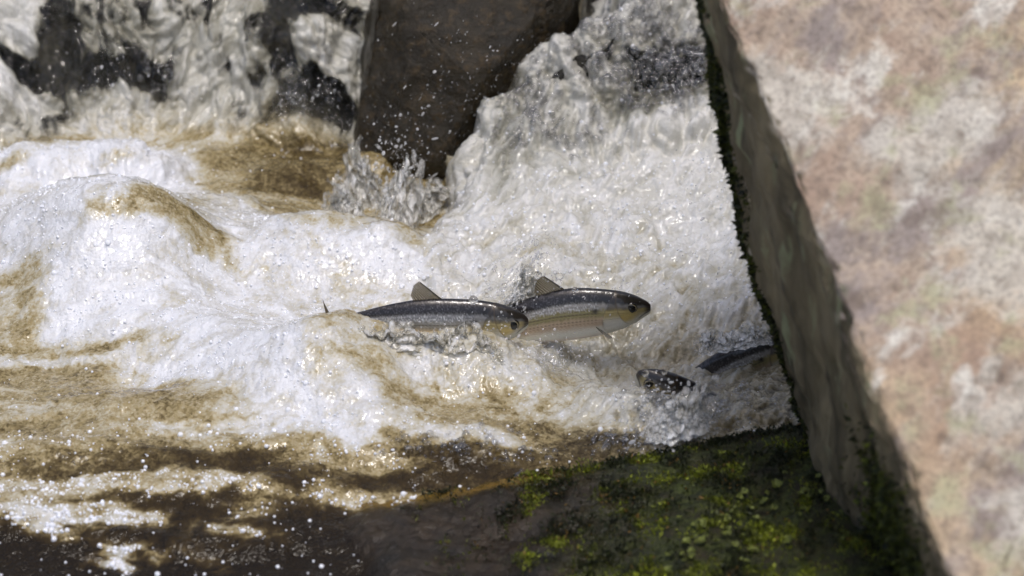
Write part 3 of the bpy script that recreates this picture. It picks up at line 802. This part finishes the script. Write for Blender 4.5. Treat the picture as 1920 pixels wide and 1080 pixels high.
F2 = [(1220, 573, 583), (1219, 570, 586), (1213, 565.5, 591), (1203, 560.5, 597), (1190, 555, 605), (1170, 549.5, 614), (1150, 546, 620), (1128, 544, 626), (1100, 542, 631), (1070, 542.5, 635),
      (1040, 547, 638), (1010, 555, 641), (980, 564, 645), (950, 577, 650), (920, 593, 655), (895, 609, 659), (870, 626, 661), (852, 636, 661), (840, 640, 662)]
P2 = ((.015, .013, .012), (.36, .35, .34), (.30, .27, .13), (.50, .39, .29), (.74, .73, .66))
herring_a = make_fish(F2, (1220, 579), -.185, (1183, 572), ([(1058, 543.5), (1035, 548), (1008, 556)], [(1019, 519), (1006, 526), (1001, 549)]),
    [([(842, 648), (842, 641)], [(800, 620), (812, 645)]), ([(842, 652), (842, 661)], [(800, 690), (812, 657)])],
    [('pectoral_fin', [(1117, 602), (1122, 608)], [(1140, 618), (1150, 617)][::-1], 6, -.016, -.024),
     ('pelvic_fin', [(1030, 637), (1015, 638)], [(1008, 656), (1000, 652)], 6, -.006, -.010)], P2, 400)
tag(herring_a, 'leading silver herring leaping clear of the white water, spotted behind gill', 'fish', 'herring running up the falls')

F1 = [(991, 600, 608), (990, 597, 612), (984, 591, 618), (976, 586, 624), (965, 580.5, 631), (950, 575.5, 637), (930, 570, 643), (905, 566, 648), (875, 563.5, 652), (840, 562.5, 654),
      (805, 562.5, 653), (775, 565, 650), (745, 570, 645), (715, 576, 639), (690, 582, 633), (665, 588, 628), (645, 592, 623), (632, 593, 621), (624, 592, 621)]
P1 = ((.013, .011, .011), (.26, .265, .28), (.36, .35, .32), (.60, .46, .28), (.74, .70, .58))
herring_b = make_fish(F1, (991, 605), -.235, (962, 603), ([(829, 563), (805, 563.5), (776, 566)], [(786, 530), (775, 537), (770, 556)]),
    [([(627, 606), (626, 593)], [(604, 562), (611, 590)]), ([(627, 607), (626, 620)], [(602, 652), (611, 622)])],
    [('pectoral_fin', [(908, 634), (915, 640)], [(880, 648), (893, 652)], 6, -.02, -.028)], P1, 420)
tag(herring_b, 'trailing herring half sunk in froth, its nose overlapping the leading fish', 'fish', 'herring running up the falls')

def copy_fish(src, loc, eul, label, scale=1.0, skip='none'):
    r = src.copy(); COL.objects.link(r); r.location = loc; r.rotation_euler = eul; r.scale = (scale,) * 3; r['label'] = label
    for ch in list(src.children):
        if ch.name.startswith(skip): continue
        c = ch.copy(); COL.objects.link(c); c.parent = r
        for g_ in ch.children:
            d_ = g_.copy(); COL.objects.link(d_); d_.parent = c
    return r
p = at(1187, 704, -.31)
copy_fish(herring_b, p + np.array([.096, 0, -.058]), (-.15, math.radians(-34), math.radians(180)), 'dark herring head poking up out of the spray, facing left', 1.0, skip='dorsal')
p = at(1385, 628, -.17)
copy_fish(herring_a, p + np.array([.0, .0, -.046]), (.1, math.radians(-20), math.radians(3)), 'dark herring back just breaking the water beside the pale boulder', 1.0, skip='dorsal')

# ------------------------------------------------------------------ bubbles, drops and spray
def scatter(name, P, R, mat, sub=2, stretch=None, rot=None):
    me = bpy.data.meshes.new(name)
    P = np.asarray(P, np.float32)
    me.vertices.add(len(P)); me.vertices.foreach_set('co', P.ravel())
    sc = np.repeat(np.asarray(R, np.float32)[:, None], 3, 1)
    if stretch is not None: sc = sc * stretch
    a = me.attributes.new('size', 'FLOAT_VECTOR', 'POINT'); a.data.foreach_set('vector', np.asarray(sc, np.float32).ravel())
    rt = np.zeros((len(P), 3), np.float32) if rot is None else np.asarray(rot, np.float32)
    a = me.attributes.new('turn', 'FLOAT_VECTOR', 'POINT'); a.data.foreach_set('vector', rt.ravel())
    o = bpy.data.objects.new(name, me); COL.objects.link(o); me.materials.append(mat)
    ng = bpy.data.node_groups.new(name, 'GeometryNodeTree')
    ng.interface.new_socket('Geometry', in_out='INPUT', socket_type='NodeSocketGeometry')
    ng.interface.new_socket('Geometry', in_out='OUTPUT', socket_type='NodeSocketGeometry')
    nd, lk = ng.nodes, ng.links
    gi, go = nd.new('NodeGroupInput'), nd.new('NodeGroupOutput')
    ico = nd.new('GeometryNodeMeshIcoSphere'); ico.inputs['Radius'].default_value = 1.0; ico.inputs['Subdivisions'].default_value = sub
    sh = nd.new('GeometryNodeSetShadeSmooth'); lk.new(ico.outputs[0], sh.inputs[0])
    sm = nd.new('GeometryNodeSetMaterial'); sm.inputs['Material'].default_value = mat; lk.new(sh.outputs[0], sm.inputs[0])
    ins = nd.new('GeometryNodeInstanceOnPoints')
    lk.new(gi.outputs[0], ins.inputs['Points']); lk.new(sm.outputs[0], ins.inputs['Instance'])
    for nm, sk in (('size', 'Scale'), ('turn', 'Rotation')):
        at_ = nd.new('GeometryNodeInputNamedAttribute'); at_.data_type = 'FLOAT_VECTOR'; at_.inputs['Name'].default_value = nm
        lk.new(at_.outputs[0], ins.inputs[sk])
    lk.new(ins.outputs[0], go.inputs[0])
    m = o.modifiers.new('bubbles', 'NODES'); m.node_group = ng
    return o

# foam bubbles riding on the surface
n = 420000
bx = RNG.uniform(-.85, .55, n); by = RNG.uniform(-1.02, .48, n)
ii, jj = surf_idx(bx, by)
aa = AER2[ii, jj]; cl = calm[ii, jj]; ro = rough[ii, jj]
clump = fbm2(500, bx * 30, by * 30, 3, .6)
prob = .14 * sst(.6, .9, aa) * (1 - .75 * ro) + cl * 1.2 * sst(.30, .60, aa + .36 * clump) + .008 * cl + .006
keep = RNG.rand(n) < prob * .55
bx, by, cl, ii, jj = bx[keep], by[keep], cl[keep], ii[keep], jj[keep]
rad = np.exp(RNG.normal(0, .55, len(bx))) * (.0008 + .0007 * cl)
rad = np.minimum(rad, .004)
P = np.stack([bx, by, ZZ[ii, jj] + rad * .15], -1)
tag(scatter('foam_bubbles', P, rad, M_BUB), 'small white foam bubbles riding on the water', 'bubbles', kind='stuff')

# clear round bubbles in the glassy hollows of the right fall
n = 9000
spots = [(1250, 130, 70, 60, 900), (1300, 130, 40, 40, 350), (1190, 185, 50, 20, 150), (1130, 100, 80, 60, 350), (1000, 150, 60, 60, 250), (960, 230, 50, 60, 200), (1220, 40, 120, 40, 500), (1060, 250, 70, 40, 200),
         (560, 180, 60, 20, 120), (300, 140, 60, 30, 60), (1250, 760, 70, 60, 260), (1180, 830, 60, 16, 120), (1350, 760, 70, 40, 160), (900, 840, 200, 24, 220)]
PP, RR = [], []
for (a, b, rx, ry, c) in spots:
    for _ in range(c):
        q = gp(a + RNG.normal(0, .55) * rx, b + RNG.normal(0, .55) * ry) if _ % 6 == 0 else q0 + np.array([RNG.normal(0, .012), RNG.normal(0, .012), 0])
        if _ % 6 == 0: q0 = q
        i, j = surf_idx(q[0], q[1])
        r = min(.007, math.exp(RNG.normal(0, .5)) * .0026)
        PP.append((XX[i, j], YY[i, j] - r * .3, ZZ[i, j] + r * .3)); RR.append(r)
tag(scatter('clear_bubbles', PP, np.array(RR), M_BIG), 'clear round bubbles clinging to the falling water', 'bubbles', kind='stuff')

# flung drops
PP, RR, ST, RT = [], [], [], []
def spray(a, b, y, rx, ry, dy, c, r0, spread=.5, elong=1.4):
    for _ in range(int(c * .6)):
        q = at(a + RNG.normal(0, .6) * rx, b + RNG.normal(0, .6) * ry, y + RNG.normal(0, dy))
        i, j = surf_idx(q[0], q[1])
        if q[2] < ZZ[i, j]: continue
        PP.append(q); RR.append(min(.004, .72 * r0 * math.exp(RNG.normal(0, spread))))
        e = 1 + abs(RNG.normal(0, elong - 1)); ST.append((1 / math.sqrt(e), 1 / math.sqrt(e), e)); RT.append((RNG.normal(0, .3), RNG.normal(.5, .5), 0))
spray(985, 520, -.16, 50, 60, .02, 420, .0011); spray(1005, 480, -.16, 14, 30, .01, 60, .0018); spray(960, 560, -.20, 40, 26, .02, 220, .0013); spray(1035, 525, -.17, 20, 16, .015, 36, .0020)
spray(745, 300, .26, 50, 60, .05, 520, .0009, .7); spray(730, 360, .20, 60, 50, .04, 520, .0010, .6); spray(850, 180, .32, 130, 130, .04, 420, .0008, .6, 2.2); spray(600, 180, .40, 200, 90, .06, 260, .0010)
spray(1240, 755, -.45, 60, 50, .03, 200, .0013, .6); spray(1220, 800, -.50, 40, 50, .03, 260, .0016); spray(1320, 770, -.45, 60, 40, .03, 200, .0012)
spray(1050, 670, -.28, 70, 30, .03, 260, .0013); spray(1150, 560, -.16, 120, 60, .05, 160, .0010, .5, 1.8); spray(1350, 500, -.1, 80, 150, .06, 120, .0010)
spray(250, 180, .42, 150, 90, .05, 160, .0012); spray(860, 620, -.27, 120, 26, .01, 260, .0011); spray(1330, 330, .1, 60, 150, .05, 80, .0012)
spray(1000, 150, .25, 90, 90, .03, 120, .0010)
tag(scatter('spray_drops', PP, np.array(RR), M_SPRAY, 2, np.array(ST), RT), 'fine spray of clear drops in the air', 'drops', kind='stuff')

# bigger single drops round the two leaping fish
def lumpy_drop(r, seed, e=1.0):
    bm = bmesh.new(); bmesh.ops.create_icosphere(bm, subdivisions=3, radius=1)
    co = np.array([v.co[:] for v in bm.verts]); dd = .16 * fbm3(seed, co * 1.3, 2)
    co = co * (1 + dd[:, None]) * np.array([1, 1, e]) * r
    for v, c in zip(bm.verts, co): v.co = c
    me = bpy.data.meshes.new('water_drop'); bm.to_mesh(me); bm.free(); return me
DROP_AT = ['at the tip of the leading fish dorsal fin', 'ahead of the leading fish dorsal fin', 'tiny, above the trailing fish nape', 'beside the trailing fish nape', 'high in the spray between the fish', 'above the trailing fish shoulder', 'near the top of the spray between the fish',
    'stretched, at the top of the spray', 'sitting on the trailing fish back', 'highest of all above the spray', 'flattened on the leading fish back', 'above the leading fish shoulder', 'just above the dark fish nose', 'right of the dark fish nose', 'low, left of the dark fish head', 'below the dark fish head near the slab']
for k, (a, b, y, r, e) in enumerate([(1008, 516, -.2, .0058, 1), (1049, 518, -.19, .0062, .8), (912, 545, -.2, .003, 1), (913, 554, -.2, .0035, 1.1), (946, 535, -.2, .0036, 1), (915, 530, -.2, .0035, 1.1), (1021, 479, -.18, .0042, 1),
        (1006, 455, -.18, .0035, 1.6), (888, 563, -.262, .0065, 1), (1026, 438, -.18, .003, 1), (1078, 543, -.2, .0048, .7), (1131, 532, -.2, .003, 1), (1210, 700, -.40, .005, 1), (1245, 697, -.40, .0045, 1), (1160, 742, -.40, .005, .9), (1232, 820, -.5, .006, 1.2)]):
    o = link('water_drop', lumpy_drop(r, 600 + k, e), M_DROP); o.location = at(a, b, y)
    tag(o, 'clear water drop ' + DROP_AT[k], 'drop', 'single drops flung up around the fish')

# the large clear bubble under the leading fish and the ring film by the third
def dome(name, c, r, label):
    bm = bmesh.new(); bmesh.ops.create_uvsphere(bm, u_segments=48, v_segments=28, radius=r)
    co = np.array([v.co[:] for v in bm.verts]); co = co * (1 + .22 * fbm3(640, co / r * 1.6, 3))[:, None]
    for v, q in zip(bm.verts, co): v.co = q
    me = bpy.data.meshes.new(name); bm.to_mesh(me); bm.free(); o = link(name, me, M_FILM); o.location = c; o.scale = (1.1, 1.0, .8); tag(o, label, 'bubble'); return o
dome('bubble', at(1040, 668, -.27), .024, 'large clear bubble just below the leading fish belly')
dome('bubble', at(1335, 760, -.48), .022, 'clear bubble with a dark rim beside the boulder')

# sheets of water thrown up
def sheet(name, base, height, seed, aer=.66, lean=(0, -.05), thick=.006, finger=4, label=None, tan=.45):
    na, nb = 150, 90
    base = np.array(base); t = np.linspace(0, 1, len(base)); a = np.linspace(0, 1, na); b = np.linspace(0, 1, nb)
    B = np.stack([np.interp(a, t, base[:, c]) for c in range(3)], -1)
    hp = np.interp(a, np.linspace(0, 1, len(height)), height) * (.75 + .5 * fbm2(seed, a * finger * 2, a * 0 + .3, 3, .6))
    A_, B_ = np.meshgrid(a, b)
    wob = fbm2(seed + 3, A_ * 8, B_ * 5, 4, .6); wob2 = fbm2(seed + 9, A_ * 7, B_ * 6, 4, .6)
    Px = B[:, 0][None] + lean[0] * B_ ** 1.5 * 1 + .03 * wob * B_; Py = B[:, 1][None] + lean[1] * B_ + .035 * wob2 * (.3 + B_); Pz = B[:, 2][None] + hp[None] * B_
    T = thick * (1.1 - B_) * (1 + .8 * wob)
    V = np.concatenate([np.stack([Px, Py - T, Pz], -1).reshape(-1, 3), np.stack([Px, Py + T, Pz], -1).reshape(-1, 3)])
    gf = grid_faces(nb, na); FF = np.concatenate([gf, gf[:, ::-1] + na * nb])
    hole = fbm2(seed + 20, A_ * 16, B_ * 9, 4, .6)
    ve = np.clip(.80 - .65 * B_ + 1.0 * hole, 0, .95) * sst(0, .30, A_ + .15 * hole) * (1 - sst(.72, 1, A_ + .15 * hole)) * (1 - sst(.7, 1, B_))
    # tear the film where it has run thin
    keepf = np.tile(ve.reshape(-1)[gf].max(1) > .16, 2)
    me = mesh_np(name, V, FF[keepf])
    fattr(me, 'aer', np.tile(np.clip(aer + .25 * hole, 0, 1).reshape(-1), 2)); fattr(me, 'veil', np.tile(ve.reshape(-1), 2)); fattr(me, 'tan', np.full(len(V), tan))
    return tag(link(name, me, M_SPLASH), label, 'splash', kind='stuff')
def B_(pts): return [at(a, b, y) for a, b, y in pts]
sheet('splash', B_([(625, 425, .17), (665, 440, .15), (715, 450, .15)]), [.02, .07, .11, .06, .02], 700, .90, (-.03, .05), .008, 5, label='torn white splash leaning left at the foot of the dark boulder')
sheet('splash', B_([(690, 440, .16), (735, 450, .15), (790, 445, .17)]), [.03, .11, .16, .10, .03], 711, .90, (.03, .06), .008, 5, label='tallest white splash at the foot of the dark boulder')
sheet('splash', B_([(655, 400, .25), (700, 405, .25), (745, 400, .25)]), [.03, .12, .19, .11, .03], 722, .84, (-.03, .04), .006, 5, label='thin splash licking up the dark boulder')
sheet('splash', B_([(740, 430, .20), (785, 420, .21), (835, 390, .24)]), [.02, .05, .08, .06, .02], 733, .84, (.02, .04), .007, 6, label='low splash in the cleft beside the right fall')
sheet('splash', B_([(925, 600, -.19), (960, 604, -.19), (1010, 590, -.15)]), [.03, .07, .10, .09, .03], 740, .90, (.03, .03), .004, label='spray of water between the two leaping fish')
sheet('splash', B_([(630, 668, -.29), (700, 672, -.29), (800, 676, -.29), (900, 680, -.29), (965, 684, -.29)]), [.03, .062, .056, .060, .03], 780, .80, (.0, .02), .004, 14, tan=1.0, label='lacy froth lapping along the flank of the trailing fish')
sheet('splash', B_([(1300, 668, -.21), (1340, 662, -.21), (1400, 650, -.21), (1460, 640, -.21)]), [.02, .035, .022, .034, .02], 790, .9, (.0, .02), .004, 12, label='froth breaking over the fish back beside the pale boulder')
sheet('splash', B_([(1195, 822, -.46), (1255, 830, -.47), (1345, 805, -.45)]), [.02, .06, .10, .09, .03], 760, .92, (.03, .03), .006, 7, label='spray around the dark fish head')

# ------------------------------------------------------------------ moss
def leaves(name, P, Nn, size, col, parent, mat=M_LEAF, aspect=.55):
    n = len(P); r1 = RNG.randn(n, 3); r1 = r1 / np.linalg.norm(r1, axis=1, keepdims=True)
    ax_ = Nn * .8 + r1 * .9; ax_ /= np.linalg.norm(ax_, axis=1, keepdims=True)
    sd = np.cross(ax_, RNG.randn(n, 3)); sd /= np.linalg.norm(sd, axis=1, keepdims=True)
    sz = (size * np.exp(RNG.normal(0, .3, n)))[:, None]
    up = np.cross(sd, ax_) * .25
    V = np.stack([P - ax_ * sz * .2, P + ax_ * sz * .4 + sd * sz * aspect * .5 + up * sz, P + ax_ * sz, P + ax_ * sz * .4 - sd * sz * aspect * .5 + up * sz], 1).reshape(-1, 3)
    Fq = np.arange(n * 4).reshape(-1, 4)
    me = mesh_np(name, V, Fq); cattr(me, 'col', np.repeat(col, 4, 0))
    o = link(name, me, mat, parent, smooth=False); o['kind'] = 'stuff'; return o
n = 170000
mx_ = RNG.uniform(-.30, .62, n); mt = RNG.uniform(-.01, .62, n)
dens = sst(.0, .25, mx_ + .35 * fbm2(800, mx_ * 14, mt * 14, 4, .6) + .10) * (.10 + .90 * sst(-.1, .25, fbm2(805, mx_ * 16, mt * 16, 4, .6)))
dens = np.maximum(dens, .9 * np.exp(-(mt / .012) ** 2) * sst(-.05, .1, mx_))
kp = RNG.rand(n) < dens
mx_, mt = mx_[kp], mt[kp]
i = np.clip(np.searchsorted(st_, mt), 0, len(st_) - 1); j = np.clip(np.searchsorted(sx, mx_), 0, len(sx) - 1)
P = np.stack([SX[i, j], SY[i, j], SZ[i, j]], -1) + RNG.uniform(-.004, .004, (len(i), 3))
tuft = np.clip(fbm2(810, P[:, 0] * 26, P[:, 1] * 26, 4, .6), -.3, 1)
P[:, 2] += .001 + .007 * np.clip(tuft, 0, 1)
g0 = sst(-.05, .45, fbm2(815, P[:, 0] * 20, P[:, 1] * 20, 3) + .25 * sst(.08, .45, mt))
col = lerp3((.014, .020, .004), (.20, .235, .016), g0) * np.exp(RNG.normal(0, .35, len(i)))[:, None]
yl = RNG.rand(len(i)) < .03; col[yl] = (.22, .13, .03)
leaves('moss', P, np.tile([0, 0, 1.0], (len(P), 1)), .0038, col, SLAB)
# pale leafy lichen near the lower edge
def rosette(seed, r):
    rs = np.random.RandomState(seed); V, Fq, C = [], [], []
    for k in range(9):
        a = k * 2.4 + rs.rand() * .5; rr = r * (.55 + .45 * rs.rand()); ti = .2 + .7 * rs.rand()
        d = np.array([math.cos(a) * math.cos(ti), math.sin(a) * math.cos(ti), math.sin(ti)]); sd = np.array([-math.sin(a), math.cos(a), 0])
        b0 = len(V)
        for (u, w, hz) in ((0, .12, 0), (.45, .42, .10), (.85, .48, .02), (1.0, .2, -.08)):
            for sg in (-1, 1): V.append(d * rr * u + sd * sg * w * rr + np.array([0, 0, hz * rr + .06 * rr * rs.randn()]))
        for q in range(3): Fq.append((b0 + q * 2, b0 + q * 2 + 1, b0 + q * 2 + 3, b0 + q * 2 + 2))
        c = np.array([.15, .18, .035]) * (.5 + .9 * rs.rand()); C += [c] * 8
    me = mesh_np('lichen_rosette', np.array(V), np.array(Fq)); cattr(me, 'col', np.array(C)); me.materials.append(M_LEAF); return me
ROS = [rosette(850 + k, 1.0) for k in range(5)]
cnt = 0
for k in range(900):
    px_, py_ = RNG.uniform(1080, 1600), RNG.uniform(900, 1085)
    lim = 1085 - (px_ - 1080) * .42 if px_ < 1450 else 915
    if py_ < lim + RNG.normal(0, 14): continue
    q = at_z(px_, py_, .03)
    i = np.argmin(np.abs(sx - q[0])); tt = np.interp(q[0], SLAB_EDGE[:, 0], SLAB_EDGE[:, 1]) - q[1]; m = np.argmin(np.abs(st_ - tt))
    o = bpy.data.objects.new('lichen_rosette', ROS[k % 5]); COL.objects.link(o); o.parent = SLAB
    o.location = (SX[m, i], SY[m, i], SZ[m, i] + .006); o.scale = (RNG.uniform(.003, .0075),) * 3; o.rotation_euler = (RNG.normal(0, .3), RNG.normal(0, .3), RNG.uniform(0, 6.28))
    cnt += 1
    if cnt > 70: break

# moss fringe along the far edge of the big boulder
me = BOULDER.data
bc = np.array([v.co[:] for v in me.vertices]); bn = np.array([v.normal[:] for v in me.vertices])
E = np.array([ext(Bk[1], Bk[0], .6)] + Bk)
def near_edge(P):
    z = P[:, 2]; o_ = np.argsort(E[:, 2]); ex_ = np.interp(z, E[o_, 2], E[o_, 0]); ey_ = np.interp(z, E[o_, 2], E[o_, 1])
    return np.hypot(P[:, 0] - ex_, P[:, 1] - ey_)
tri = np.array([p_.vertices[:] for p_ in me.polygons]); cen = bc[tri].mean(1); fn = bn[tri].mean(1)
dist = near_edge(cen)
hfac = sst(.15, .32, cen[:, 2])
pr = np.exp(-(dist / .022) ** 2) * (.25 + .75 * hfac) + .02 * (dist < .06)
# patch of moss low down by the gap
pc = at(1635, 1020, -.92)
low = np.exp(-(np.linalg.norm(cen - pc, axis=1) / .065) ** 2) * sst(.5, .7, -fn[:, 0])
pr = pr / pr.sum() + .8 * low / low.sum()
pr = pr / pr.sum()
pick = RNG.choice(len(tri), 24000, p=pr)
w = RNG.dirichlet((1, 1, 1), len(pick))
P = (bc[tri[pick]] * w[:, :, None]).sum(1); Nn = fn[pick]
col = lerp3((.010, .014, .004), (.085, .10, .012), RNG.rand(len(P)) ** 1.5) * np.exp(RNG.normal(0, .3, len(P)))[:, None]
lowp = np.linalg.norm(P - pc, axis=1) < .14; col[lowp] *= 1.7
leaves('moss', P, Nn, .0065, col, BOULDER)
